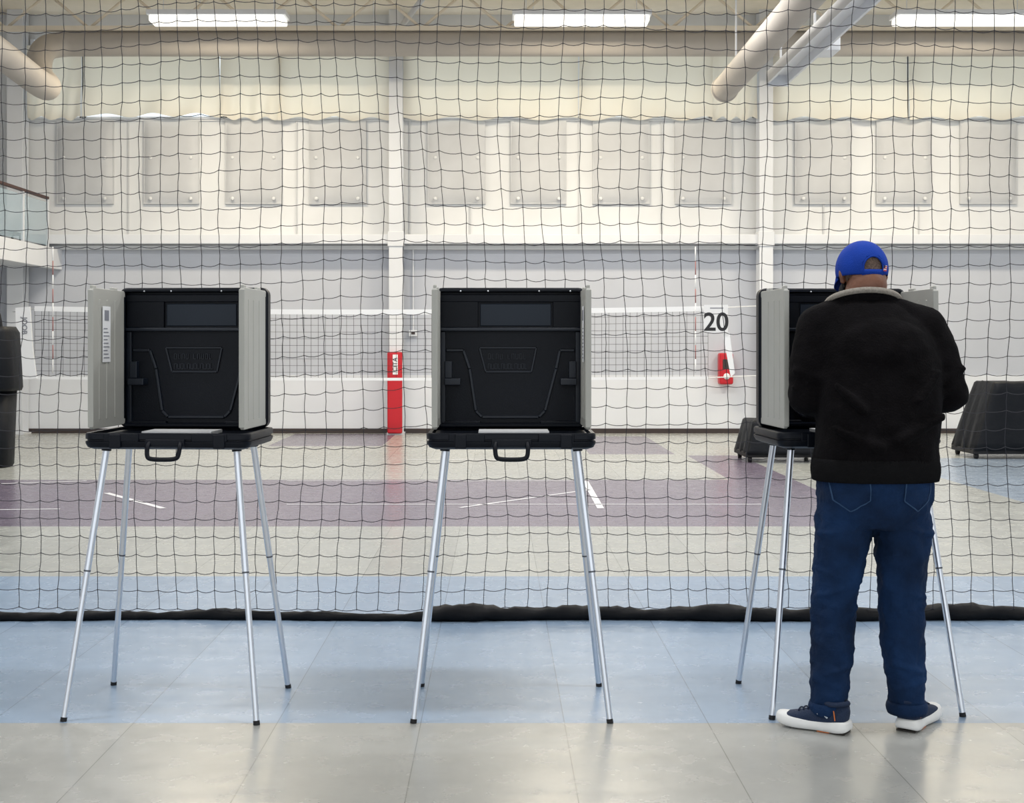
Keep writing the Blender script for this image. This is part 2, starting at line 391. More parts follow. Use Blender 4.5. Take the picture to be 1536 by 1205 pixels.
bm=bmesh.new(); cyl_between(bm,(0,-0.12,-0.12),(0,-0.1,-0.12),0.05,0.05,24); from_bm('dial',bm,'tape',e)
box('window',-0.06,0.06,-0.108,-0.098,0.0,0.15,'base',e)
# ---------------- volleyball net
YN=19.0
vn=empty('volleyball_net',(0,YN,0))
def segs_mesh(name,segs,r,material,parent=None,ns=3,knots=None,kr=0.004):
    V=[];Fc=[]
    for a,b in segs:
        a=Vector(a);b=Vector(b); d=(b-a)
        if d.length<1e-6: continue
        d.normalize(); up=Vector((0,1,0)) if abs(d.y)<0.9 else Vector((1,0,0)); s=d.cross(up).normalized(); t=s.cross(d)
        base=len(V)
        for p in(a,b):
            for k in range(ns):
                an=2*math.pi*k/ns; V.append(p+s*(r*math.cos(an))+t*(r*math.sin(an)))
        for k in range(ns):
            k2=(k+1)%ns; Fc.append((base+k,base+k2,base+ns+k2,base+ns+k))
    for p in(knots or []):
        base=len(V); p=Vector(p)
        for d in((1,0,0),(-1,0,0),(0,1,0),(0,-1,0),(0,0,1),(0,0,-1)): V.append(p+Vector(d)*kr)
        for f in((0,2,4),(2,1,4),(1,3,4),(3,0,4),(2,0,5),(1,2,5),(3,1,5),(0,3,5)): Fc.append(tuple(base+q for q in f))
    me=bpy.data.meshes.new(name); me.from_pydata([tuple(v) for v in V],[],Fc); return obj(name,me,material,parent)
xa,xb=PX(52,YN),PX(1062,YN); zt,zbm=PZ(463,YN),PZ(567,YN)
def nsag(x): u=(x-xa)/(xb-xa); return -0.05*4*u*(1-u)
sg=[]; n=int((xb-xa)/0.1)
for i in range(n+1):
    x=xa+(xb-xa)*i/n; sg.append(((x,0,zt+nsag(x)),(x,0,zbm+nsag(x)*0.4)))
for j in range(11):
    for i in range(0,n,4):
        x=xa+(xb-xa)*i/n; x2=xa+(xb-xa)*min(n,i+4)/n; f=j/10
        z=lambda q:(zbm+nsag(q)*0.4)*(1-f)+(zt+nsag(q))*f
        sg.append(((x,0,z(x)),(x2,0,z(x2))))
segs_mesh('mesh_cords',sg,0.003,'net',vn)
def tape(name,z,k,h):
    pts=[];V=[];Fc=[]
    for i in range(41):
        x=xa+(xb-xa)*i/40; zz=z+nsag(x)*k
        V+= [(x,-0.006,zz-h),(x,-0.006,zz+h),(x,0.006,zz+h),(x,0.006,zz-h)]
    for i in range(40):
        for q in range(4): Fc.append((i*4+q,i*4+(q+1)%4,i*4+4+(q+1)%4,i*4+4+q))
    me=bpy.data.meshes.new(name); me.from_pydata(V,[],Fc); obj(name,me,'tape',vn)
tape('top_tape',zt,1,0.036); tape('bottom_tape',zbm,0.4,0.02)
curve('top_cable_right',[(xb,0,zt),(wx(1140),1.8,zt+0.1)],0.008,'tape',vn,smooth=False)
curve('bottom_cable_right',[(xb,0,zbm),(wx(1140),1.8,zbm)],0.008,'tape',vn,smooth=False)
curve('top_cable_left',[(xa,0,zt),(wx(40),1.8,zt)],0.008,'tape',vn,smooth=False)
curve('bottom_cable_left',[(xa,0,zbm),(wx(40),1.8,zbm)],0.008,'tape',vn,smooth=False)
for px in(80,1043):
    for k in range(9):
        z0=PZ(560,YN)+k*0.2
        bm=bmesh.new(); cyl_between(bm,(PX(px,YN),-0.02,z0),(PX(px,YN),-0.02,z0+0.2),0.008,0.008,10); from_bm('antenna_section',bm,'pale_red' if k%2 else 'tape',vn)
bm=bmesh.new()
f=[(24,462),(46,460),(50,520),(56,568),(28,570)]
vv=[bm.verts.new(P(a,b_,YN)-Vector((0,YN,0))) for a,b_ in f]; bm.faces.new(vv)
o=from_bm('end_sleeve',bm,'tape',vn,False); s=o.modifiers.new('s','SOLIDIFY'); s.thickness=0.03
text('sleeve_text','JOOB',0.10,(PX(38,YN),-0.04,PZ(489,YN)),'greyink',vn,rot=(math.pi/2,math.pi/2,0),bold=0.002)
bm=bmesh.new(); vv=[bm.verts.new(P(a,b_,YN)-Vector((0,YN,0))) for a,b_ in[(1084,500),(1094,499),(1102,560),(1096,566)]]; bm.faces.new(vv)
o=from_bm('end_strap',bm,'tape',vn,False); s=o.modifiers.new('s','SOLIDIFY'); s.thickness=0.02
e=empty('court_number_sign',P(1074,478,YN-0.08))
hw=18*YN/F; hh=20.5*YN/F
box('sheet',-hw,hw,-0.004,0.004,-hh,hh,'paper',e)
text('digits','20',0.36,(0,-0.008,-0.06),'ink',e,bold=0.006)
box('caption_line',-hw*0.5,hw*0.6,-0.006,-0.004,hh*0.72,hh*0.8,'greyink',e)
# ---------------- covered carts
def cart(px0,slant,Y,w,h,name='covered_equipment_cart'):
    e=empty(name,(PX(px0,Y),Y,0)); bm=bmesh.new(); rnd=random.Random(int(px0))
    L=[]; nr=8; n=44
    for j in range(nr+1):
        v=j/nr; x0=slant*v**1.1; x1=w-slant*0.5*v; y0=0.1*v; y1=0.9-0.1*v; l=[]
        for i in range(n):
            t=i/n*4; k=int(t); u=t-k
            p=[(x0+(x1-x0)*u,y0),(x1,y0+(y1-y0)*u),(x1+(x0-x1)*u,y1),(x0,y1+(y0-y1)*u)][k]
            d=0.018*math.sin(i*1.9+j*0.4)*(1.2-v)
            l.append(bm.verts.new((p[0]+d,p[1]+d*0.7,0.1+v*(h-0.1)+rnd.uniform(-.006,.006))))
        L.append(l)
    for a,b_ in zip(L,L[1:]):
        for i in range(n): bm.faces.new((a[i],a[(i+1)%n],b_[(i+1)%n],b_[i]))
    bm.faces.new(L[-1]); bm.faces.new(L[0][::-1])
    o=from_bm('cover',bm,'cover',e); o.modifiers.new('b','BEVEL').width=0.02
    box('frame',0.0,w,0.05,0.85,0.06,0.12,'rubber',e,bev=0.01)
    for a in(0.06,w-0.06):
        for b_ in(0.12,0.78):
            bm=bmesh.new(); cyl_between(bm,(a-0.02,b_,0.04),(a+0.02,b_,0.04),0.04,0.04,16); from_bm('caster',bm,'rubber',e)
    return e
cart(1462,0.28,16.4,1.3,PZ(574,16.4))
cart(1120,0.1,15.9,0.95,0.5)
e=empty('equipment_bin',(PX(-14,15.4),15.4,0))
bm=bmesh.new(); ring_loft(bm,[(0,0,0.0,0.22,0.22),(0,0,0.03,0.24,0.24),(0,0,0.9,0.27,0.27)],n=28,e=3); from_bm('barrel',bm,'cover',e)
bm=bmesh.new(); ring_loft(bm,[(0,0,0.88,0.31,0.31),(0,0,0.92,0.325,0.32),(0,0,1.2,0.31,0.31),(0,0,1.55,0.29,0.3),(0,0,1.62,0.25,0.26)],n=32,e=3.5); from_bm('draped_cover',bm,'cover',e)
curve('handle',[(-0.1,0,1.6),(-0.08,0,1.84),(0.1,0,1.86),(0.12,0,1.6)],0.02,'rubber',e)

# ---------------- divider net
YC=6.78
dn=empty('divider_net',(0,YC,0))
dx=0.103; dz=0.0925; x0=-4.6; nx=90; nz=68
rnd=random.Random(3)
K=[]
for i in range(nx+1):
    row=[]; xr=x0+i*dx
    cph=rnd.uniform(-0.008,0.008)
    for j in range(nz+1):
        z=0.06+j*dz
        X=xr+cph+0.018*math.sin(z*1.7+xr*1.1)+0.010*math.sin(z*4.3+xr*2.7)+rnd.uniform(-.004,.004)
        Y=0.05*math.sin(xr*2.1+z*0.3)+0.03*math.sin(xr*5.3+1)
        Z=z+0.018*math.sin(xr*1.25+z*0.8)+0.009*math.sin(xr*3.9+z*2.2)+rnd.uniform(-.005,.005)
        if z<1.0: Y*=z*0.6+0.4; Z=z+(Z-z)*max(0.2,z)
        row.append(Vector((X,Y,Z)))
    K.append(row)
sg=[];kn=[]
for i in range(nx+1):
    for j in range(nz+1):
        a=K[i][j]; kn.append(a)
        if j<nz:
            b=K[i][j+1]; m=(a+b)/2+Vector((rnd.uniform(-.003,.003),0,0)); sg+=[(a,m),(m,b)]
        if i<nx:
            b=K[i+1][j]; s=rnd.uniform(0.005,0.013)
            p1=a.lerp(b,0.25)-Vector((0,0,s*0.75)); p2=a.lerp(b,0.5)-Vector((0,0,s)); p3=a.lerp(b,0.75)-Vector((0,0,s*0.75))
            sg+=[(a,p1),(p1,p2),(p2,p3),(p3,b)]
segs_mesh('net_mesh',sg,0.0021,'net',dn,ns=3,knots=kn,kr=0.0048)
curve('top_cable',[(x0,0,0.06+nz*dz+0.02),(x0+nx*dx,0,0.06+nz*dz+0.02)],0.012,'rubber',dn,smooth=False)
for i in range(0,10): curve('hanger',[(x0+i,0,0.08+nz*dz),(x0+i,0,ZC)],0.005,'rubber',dn,smooth=False)
# bottom roll
bm=bmesh.new(); n=12; L=[]; x=x0; ph=0
while x<x0+nx*dx+0.1:
    big=1.0 if x>-0.36 else 0.66
    ph+=rnd.uniform(0.1,0.6)
    r=(0.036+0.005*math.sin(ph)+0.004*math.sin(x*5+2)+rnd.uniform(-.003,.003))*big
    cy=0.02*math.sin(x*3.1)+rnd.uniform(-.006,.006)
    l=[]
    for k in range(n):
        a=2*math.pi*k/n; rr=r*(1+0.12*math.sin(3*a+x*25))
        l.append(bm.verts.new((x,cy+rr*1.3*math.cos(a),max(0.0,r*0.8+rr*math.sin(a)))))
    L.append(l); x+=0.035
for a,b_ in zip(L,L[1:]):
    for i in range(n): bm.faces.new((a[i],a[(i+1)%n],b_[(i+1)%n],b_[i]))
bm.faces.new(L[0]); bm.faces.new(L[-1][::-1]); bmesh.ops.recalc_face_normals(bm,faces=bm.faces)
from_bm('weighted_hem',bm,'hem',dn)

# ---------------- voting booth
def booth(cx,cy,rz,label):
    e=empty('voting_booth',(cx,cy,0),rz)
    TB=1.003
    T=Matrix.Translation((0,0.01,0))
    rr_loft('tray',0.636,0.43,0.045,[(0.03,TB),(0.008,TB+0.008),(0.0,TB+0.022),(0.0,TB+0.03),(0.007,TB+0.032),(0.007,TB+0.037),(0,TB+0.039),(0.0,TB+0.056),(0.004,TB+0.062),(0.018,TB+0.062),(0.022,TB+0.05)],T,'plastic',e)
    for sx in(-0.19,0.205): box('latch',sx-0.022,sx+0.022,-0.214,-0.2,TB+0.005,TB+0.058,'plastic',e,bev=0.004)
    box('front_step',-0.235,-0.1,-0.210,-0.2,TB+0.03,TB+0.062,'plastic',e,bev=0.004)
    box('front_step',0.1,0.235,-0.210,-0.2,TB+0.03,TB+0.062,'plastic',e,bev=0.004)
    curve('handle',[(-0.058,-0.205,TB+0.028),(-0.062,-0.222,TB+0.02),(-0.06,-0.235,TB-0.02),(-0.05,-0.238,TB-0.032),(0,-0.238,TB-0.034),(0.05,-0.238,TB-0.032),(0.06,-0.235,TB-0.02),(0.062,-0.222,TB+0.02),(0.058,-0.205,TB+0.028)],0.0085,'plastic',e)
    box('handle_mount',-0.075,0.075,-0.214,-0.2,TB+0.012,TB+0.04,'plastic',e,bev=0.004)
    box('ballot_paper',-0.125,0.145,-0.10,0.06,TB+0.05,TB+0.062,'paper',e)
    zc=1.345; Mx=Matrix.Translation((0,0.225,zc))@Matrix.Rotation(math.pi/2,4,'X')
    rr_loft('lid',0.606,0.562,0.03,[(0.03,0),(0.008,0.006),(0,0.02),(0,0.06),(0.006,0.066),(0.014,0.066),(0.018,0.02)],Mx,'plastic',e)
    yi=0.205
    def rb(name,x0,x1,z0,z1,d,m='plastic',bev=0.003): box(name,x0,x1,yi-d,yi+0.002,z0,z1,m,e,bev=bev)
    rb('shelf_ledge',-0.285,0.285,1.452,1.466,0.03,'plastic_mid')
    rb('upper_frame',-0.285,-0.13,1.466,1.60,0.014)
    rb('upper_frame',0.172,0.285,1.466,1.60,0.014)
    rb('upper_rail',-0.285,0.285,1.57,1.60,0.018)
    rb('window_panel',-0.122,0.165,1.473,1.563,0.005,'plastic_hi')
    rb('side_rail',-0.285,-0.262,1.08,1.45,0.02,'plastic_mid'); rb('side_rail',0.262,0.285,1.08,1.45,0.02,'plastic_mid')
    def ridge(x0,z0,x1,z1,w=0.006,d=0.012,m='plastic_mid'):
        bm=bmesh.new(); a=Vector((x0,0,z0)); b=Vector((x1,0,z1)); dd=(b-a).normalized(); nn=Vector((-dd.z,0,dd.x))*w
        vs=[bm.verts.new(p+Vector((0,yv,0))) for yv in(yi,yi-d) for p in(a-nn,a+nn,b+nn,b-nn)]
        for f in((4,5,6,7),(0,1,5,4),(1,2,6,5),(2,3,7,6),(3,0,4,7)): bm.faces.new([vs[q] for q in f])
        bmesh.ops.recalc_face_normals(bm,faces=bm.faces)
        o=from_bm('molded_ridge',bm,m,e,False); bv=o.modifiers.new('b','BEVEL'); bv.width=w*0.5; bv.segments=2
    ol=[(-0.26,1.375),(-0.19,1.375),(-0.165,1.30),(-0.14,1.13),(-0.115,1.105),(0.115,1.105),(0.14,1.13),(0.185,1.30),(0.20,1.375),(0.26,1.375)]
    for a,b in zip(ol,ol[1:]): ridge(a[0],a[1],b[0],b[1])
    pl=[(-0.125,1.385),(0.105,1.385),(0.085,1.288),(-0.1,1.288),(-0.125,1.385)]
    for a,b in zip(pl,pl[1:]): ridge(a[0],a[1],b[0],b[1],0.004,0.008)
    for zz,n0,wd in((1.35,10,0.016),(1.31,12,0.0135)):
        for q in range(n0):
            if n0==10 and q==4: continue
            xx=-0.09+q*wd
            kind=(q*3+n0)%4
            ridge(xx,zz-0.011,xx,zz+0.011,0.0018,0.005)
            if kind!=1: ridge(xx+0.009,zz-0.011,xx+0.009,zz+0.011,0.0018,0.005)
            if kind in(0,2): ridge(xx,zz+0.0105,xx+0.009,zz+0.0105,0.0016,0.005)
            if kind in(2,3,1): ridge(xx,zz-0.0105,xx+0.009,zz-0.0105,0.0016,0.005)
    for sx in(-1,1):
        rb('hinge_bracket',min(sx*0.2,sx*0.265),max(sx*0.2,sx*0.265),1.235,1.262,0.06,'plastic_mid')
        rb('hinge_arm',min(sx*0.235,sx*0.265),max(sx*0.235,sx*0.265),1.262,1.33,0.035,'plastic_mid')
        rb('foot_block',min(sx*0.12,sx*0.27),max(sx*0.12,sx*0.27),1.067,1.09,0.02)
    for sx in(-0.09,0.115,-0.2,0.24):
        bm=bmesh.new(); ball(bm,(sx,0.158,1.612),0.004,sub=2); from_bm('screw',bm,'alu',e)
    for sx in(-1,1):
        W=0.365; Hh=0.535; xw=sx*0.288
        mw=Matrix.Translation((xw,-0.015,1.345))@Matrix(((0,0,1,0),(1,0,0,0),(0,1,0,0),(0,0,0,1)))
        rr_loft('wing_panel',W,Hh,0.018,[(0.002,-0.007),(0,-0.005),(0,0.005),(0.002,0.007)],mw,'wing',e)
        for yy in(-0.12,-0.04,0.05):
            for s2 in(-1,1):
                box('wing_rib',xw+s2*0.006-0.003,xw+s2*0.006+0.003,yy-0.008,yy+0.008,1.11,1.57,'wing',e,bev=0.0028)
        for (a,b) in((-0.19,-0.15),(0.02,0.08)):
            box('wing_tab',xw-0.006,xw+0.006,a,b,1.60,1.622,'wing',e,bev=0.004)
        box('wing_edge_lip',xw-0.011,xw+0.011,-0.199,-0.188,1.085,1.605,'wing',e,bev=0.004)
        box('wing_hinge',xw-0.009,xw+0.009,0.15,0.165,1.1,1.59,'plastic',e,bev=0.004)
    lx=-0.288+0.0105 if label=='L' else (0.288-0.0105)
    s2=1 if label=='L' else -1
    if label:
        t=0.0012
        box('instruction_label',min(lx,lx+s2*t),max(lx,lx+s2*t),-0.10,-0.015,1.33,1.545,'paper',e)
        box('label_mark',min(lx,lx+s2*2*t),max(lx,lx+s2*2*t),-0.08,-0.035,1.49,1.53,'greyink',e)
        for k in range(9): box('label_line',min(lx,lx+s2*2*t),max(lx,lx+s2*2*t),-0.09,-0.03-0.01*(k%3),1.345+k*0.014,1.349+k*0.014,'greyink',e)
    for sx in(-1,1):
        for fy,ty in((-0.27,-0.125),(0.262,0.13)):
            top=Vector((sx*0.25,ty,TB+0.01)); ft=Vector((sx*0.363,fy,0)); 
            mid=top.lerp(ft,0.46)
            bm=bmesh.new(); cyl_between(bm,top,mid,0.0128,0.0128,24); from_bm('leg_upper',bm,'alu',e,split=True)
            bm=bmesh.new(); cyl_between(bm,mid,top.lerp(ft,0.985),0.0114,0.0114,24); from_bm('leg_lower',bm,'alu',e,split=True)
            bm=bmesh.new(); cyl_between(bm,top.lerp(ft,0.458),top.lerp(ft,0.464),0.0133,0.0133,24); from_bm('leg_collar',bm,'ring',e,split=True)
            bm=bmesh.new(); cyl_between(bm,top.lerp(ft,0.985),Vector((ft.x,ft.y,0.0)),0.0122,0.0125,16)
            for v in bm.verts: v.co.z=max(0,v.co.z)
            from_bm('leg_tip',bm,'rubber',e,split=True)
            bm=bmesh.new(); cyl_between(bm,top+Vector((0,0,0.01)),top.lerp(ft,0.02),0.022,0.018,16); from_bm('leg_socket',bm,'plastic',e,split=True)
    return e
booth(-1.227,5.19,math.radians(-3.6),'L')
booth(0.0555,5.19,0,'R')
booth(1.3735,5.257,math.radians(3.1),None)

# ---------------- man
man=empty('man',(0,0,0))
bm=bmesh.new()
ring_loft(bm,[(1.380,4.865,0.925,0.215,0.145),(1.383,4.865,0.96,0.225,0.152),(1.388,4.865,1.05,0.222,0.155),(1.398,4.872,1.2,0.222,0.155),(1.398,4.885,1.33,0.224,0.15),(1.388,4.90,1.42,0.215,0.142),(1.378,4.915,1.48,0.185,0.125),(1.365,4.93,1.53,0.135,0.105),(1.36,4.94,1.56,0.10,0.085)],n=48)
eL=(1.135,4.90,1.205); eR=(1.668,4.90,1.215); sL=(1.188,4.925,1.462); sR=(1.578,4.925,1.455)
wL=(1.275,5.165,1.13); wR=(1.52,5.165,1.13)
chain(bm,[((1.29,4.935,1.515),0.07),(sL,0.080),((1.152,4.91,1.33),0.074),(eL,0.063),(wL,0.045)])
chain(bm,[((1.43,4.935,1.515),0.07),(sR,0.083),((1.630,4.91,1.33),0.077),(eR,0.065),(wR,0.045)])
ball(bm,(1.39,4.84,1.38),(0.19,0.12,0.12)) 
for a,b_,r in(((1.20,4.735,1.10),(1.36,4.705,1.03),0.018),((1.58,4.735,1.14),(1.43,4.705,1.06),0.018),((1.21,4.74,1.25),(1.30,4.71,1.16),0.016),((1.57,4.745,1.30),(1.50,4.71,1.20),0.016),
 ((1.09,4.86,1.30),(1.18,4.84,1.27),0.016),((1.09,4.86,1.24),(1.19,4.85,1.22),0.014),((1.70,4.86,1.31),(1.61,4.835,1.27),0.016),((1.705,4.86,1.25),(1.62,4.84,1.22),0.014)):
    chain(bm,[(a,r),(b_,r)],2)
bmesh.ops.recalc_face_normals(bm,faces=bm.faces)
jk=from_bm('fleece_jacket',bm,'jacket',man); remesh(jk,0.008,10); wrinkle(jk,0.014,0.08)
def ribring(name,cx,cy,z0,z1,rx,ry,n,amp,material,tilt=0,e=2.3,nz=8,th=0.006):
    bm=bmesh.new(); L=[]
    for j in range(nz+1):
        v=j/nz; l=[]; prof=0.006*math.sin(math.pi*v)
        for i in range(n*2):
            a=math.pi*i/n; rr=amp*(1 if i%2 else -1); c,s=math.cos(a),math.sin(a)
            x=cx+(rx+rr+prof)*math.copysign(abs(c)**(2/e),c); y=cy+(ry+rr+prof)*math.copysign(abs(s)**(2/e),s)
            l.append(bm.verts.new((x,y,z0+(z1-z0)*v+tilt*(-s))))
        L.append(l)
    m=n*2
    for a,b_ in zip(L,L[1:]):
        for i in range(m): bm.faces.new((a[i],a[(i+1)%m],b_[(i+1)%m],b_[i]))
    o=from_bm(name,bm,material,man); s=o.modifiers.new('s','SOLIDIFY'); s.thickness=th; return o
ribring('ribbed_hem',1.381,4.865,0.903,0.985,0.224,0.152,110,0.0018,'rib')
ribring('knit_collar',1.358,4.945,1.540,1.562,0.138,0.098,70,0.001,'collar',tilt=0.045,e=2.0,th=0.007)
ribring('collar_inner',1.358,4.945,1.51,1.558,0.126,0.086,60,0.001,'jacket',tilt=0.045,e=2.0)
for w_,el in((wL,eL),(wR,eR)):
    bm=bmesh.new(); d=(Vector(w_)-Vector(el)).normalized(); a=Vector(w_)+d*0.01; cyl_between(bm,a,a+d*0.05,0.044,0.036,32); from_bm('cuff',bm,'rib',man)
# jeans
bm=bmesh.new()
ring_loft(bm,[(1.376,4.868,0.73,0.13,0.10),(1.376,4.868,0.78,0.195,0.125),(1.380,4.868,0.84,0.208,0.14),(1.38,4.865,0.90,0.203,0.138),(1.38,4.865,0.97,0.195,0.13)],n=40,e=2.4)
chain(bm,[((1.277,4.872,0.82),0.106),((1.266,4.875,0.70),0.102),((1.243,4.885,0.53),0.086),((1.234,4.885,0.45),0.082),((1.226,4.868,0.30),0.078),((1.212,4.855,0.15),0.068),((1.209,4.852,0.10),0.067)])
chain(bm,[((1.478,4.872,0.82),0.106),((1.484,4.875,0.70),0.101),((1.482,4.885,0.53),0.087),((1.482,4.885,0.45),0.083),((1.484,4.868,0.30),0.078),((1.492,4.86,0.15),0.066),((1.494,4.858,0.10),0.065)])
for cx,zz,ang,rr_ in((1.262,0.735,0.25,0.100),(1.485,0.735,-0.25,0.100),(1.245,0.56,-0.3,0.083),(1.238,0.51,0.35,0.080),(1.236,0.45,-0.2,0.078),(1.483,0.56,0.3,0.083),(1.483,0.50,-0.3,0.080),(1.483,0.44,0.2,0.078),(1.216,0.22,0.3,0.068),(1.211,0.17,-0.3,0.064),(1.489,0.23,-0.3,0.067),(1.492,0.17,0.3,0.062)):
    y0=4.872 if zz>0.6 else (4.882 if zz>0.4 else 4.857)
    pts=[]
    for k in range(9):
        t=-1.2+2.4*k/8
        pts.append(((cx+rr_*math.sin(t),y0-rr_*math.cos(t),zz+ang*rr_*math.sin(t)),0.010))
    chain(bm,pts,2)
bmesh.ops.recalc_face_normals(bm,faces=bm.faces)
jn=from_bm('jeans',bm,'denim',man); remesh(jn,0.007,5); wrinkle(jn,0.022,0.05)
def on_jeans(name,poly,material,off):
    bm=bmesh.new(); vs=[bm.verts.new(P(a,b_,4.72)-Vector((0,0.25,0))) for a,b_ in poly]; bm.faces.new(vs)
    bmesh.ops.triangulate(bm,faces=bm.faces); bmesh.ops.subdivide_edges(bm,edges=bm.edges,cuts=7,use_grid_fill=True)
    o=from_bm(name,bm,material,man)
    s=o.modifiers.new('sw','SHRINKWRAP'); s.target=jn; s.wrap_method='PROJECT'; s.use_project_x=False; s.use_project_y=True; s.use_project_z=False; s.use_positive_direction=True; s.use_negative_direction=False; s.wrap_mode='ABOVE_SURFACE'; s.offset=off
    return o
def stitch_line(pts):
    for a,b_ in zip(pts,pts[1:]):
        d=Vector((b_[0]-a[0],b_[1]-a[1])).normalized(); n=Vector((-d.y,d.x))*0.8
        on_jeans('stitching',[(a[0]+n.x,a[1]+n.y),(a[0]-n.x,a[1]-n.y),(b_[0]-n.x,b_[1]-n.y),(b_[0]+n.x,b_[1]+n.y)],'stitch',0.0065)
pL=[(1252,722),(1306,724),(1307,752),(1280,768),(1256,752)]
pR=[(1360,724),(1403,722),(1398,752),(1380,768),(1358,753)]
for p in(pL,pR):
    on_jeans('back_pocket',p,'denim',0.004); stitch_line([p[1],p[2],p[3],p[4],p[0]])
for cx,cy in((1.209,4.852),(1.494,4.858)):
    ribring('jean_hem',cx,cy,0.055,0.10,0.068,0.070,30,0.0004,'denim',e=2.0,nz=4)
for cx,cy in((1.21,4.85),(1.492,4.865)):
    bm=bmesh.new(); chain(bm,[((cx,cy,0.16),0.04),((cx,cy,0.07),0.04)]); from_bm('sock',bm,'mask',man)
def shoe(heel,ang,s,sx=1.0):
    e=bpy.data.objects.new('shoe',None); col.objects.link(e); e.parent=man; e.location=(heel[0],heel[1],0); e.rotation_euler=(0,0,ang); e.scale=(sx,1.05,1)
    sec=[(0.0,0.028,0.0),(0.012,0.036,0.004),(0.04,0.040,0.004),(0.09,0.037,0.0),(0.14,0.040,-0.002),(0.19,0.048,0.0),(0.23,0.047,0.003),(0.262,0.038,0.006),(0.28,0.024,0.009),(0.288,0.010,0.010)]
    bm=bmesh.new(); L=[]
    prof=[(-0.006,0.0),(0.003,0.008),(0.006,0.02),(0.001,0.036),(-0.006,0.045)]
    for off,z in prof:
        l=[];r=[]
        for x,w,c in sec:
            zz=z+ (0.012*max(0,(x-0.2)/0.09)**2) + (0.008*max(0,(0.03-x)/0.03)**2 if z<0.01 else 0) + (0.006 if (z>0.03 and x<0.05) else 0)
            l.append(bm.verts.new((x-0.0+(-off if x==0 else (off if x>0.28 else 0)),s*c+(w+off),zz)))
            r.append(bm.verts.new((x-0.0+(-off if x==0 else (off if x>0.28 else 0)),s*c-(w+off),zz)))
        L.append(l+r[::-1])
    n=len(L[0])
    for a,b_ in zip(L,L[1:]):
        for i in range(n): bm.faces.new((a[i],a[(i+1)%n],b_[(i+1)%n],b_[i]))
    bm.faces.new(L[0][::-1]); bm.faces.new(L[-1]); bmesh.ops.recalc_face_normals(bm,faces=bm.faces)
    o=from_bm('midsole',bm,'sole',e); o.modifiers.new('sub','SUBSURF').render_levels=2
    up=[(0.006,0.030,0.085,0),(0.02,0.037,0.105,0.002),(0.05,0.038,0.108,0.003),(0.085,0.036,0.104,0.002),(0.12,0.037,0.092,0),(0.16,0.042,0.075,0),(0.20,0.045,0.062,0.001),(0.24,0.042,0.054,0.004),(0.265,0.032,0.047,0.006),(0.278,0.018,0.04,0.009)]
    bm=bmesh.new(); L=[]
    for x,w,h,c in up:
        l=[]
        for i in range(15):
            a=math.pi*i/14; cc,ss=math.cos(a),math.sin(a)
            l.append(bm.verts.new((x+(0.006*(1-ss) if x<0.03 else 0)-(0.01*ss if x<0.01 else 0),s*c+w*math.copysign(abs(cc)**0.75,cc)*(1 if ss<0.5 else 1-0.25*(ss-0.5)),0.032+(h-0.032)*ss**0.8)))
        L.append(l)
    for a,b_ in zip(L,L[1:]):
        for i in range(14): bm.faces.new((a[i],a[i+1],b_[i+1],b_[i]))
    bm.faces.new(L[0]); bm.faces.new(L[-1][::-1]); bmesh.ops.recalc_face_normals(bm,faces=bm.faces)
    o=from_bm('upper',bm,'shoe',e); o.modifiers.new('sub','SUBSURF').render_levels=2
    o=curve('ankle_collar',[(0.008,0,0.108),(0.03,0.036,0.106),(0.08,0.036,0.104),(0.11,0.0,0.108),(0.08,-0.036,0.104),(0.03,-0.036,0.106)],0.009,'shoe',e,cyclic=True)
    for k in range(5):
        x=0.125+k*0.018; z=0.093-k*0.0058
        curve('lace',[(x,-0.022,z-0.006),(x+0.004,0,z+0.004),(x,0.022,z-0.006)],0.003,'shoe',e)
    for q in(-1,1):
        curve('side_mark',[(0.075,q*0.0395,0.055),(0.1,q*0.039,0.075),(0.115,q*0.039,0.066)],0.0035,'shoemark',e)
    curve('heel_stripe',[(0.045,-s*0.0405,0.05),(0.05,-s*0.041,0.085)],0.0022,'orange',e); curve('heel_stripe',[(0.045,s*0.0405,0.05),(0.05,s*0.041,0.085)],0.0022,'orange',e)
    box('outsole_heel',0.01,0.06,-0.034,0.034,0.0,0.006,'outsole',e,bev=0.002)
    box('outsole_accent',0.07,0.12,-0.036,0.036,0.0,0.008,'orange',e,bev=0.002)
shoe((1.268,4.782),math.atan2(0.145,-0.225),1,0.93)
shoe((1.468,4.80),math.atan2(0.2,0.15),-1)
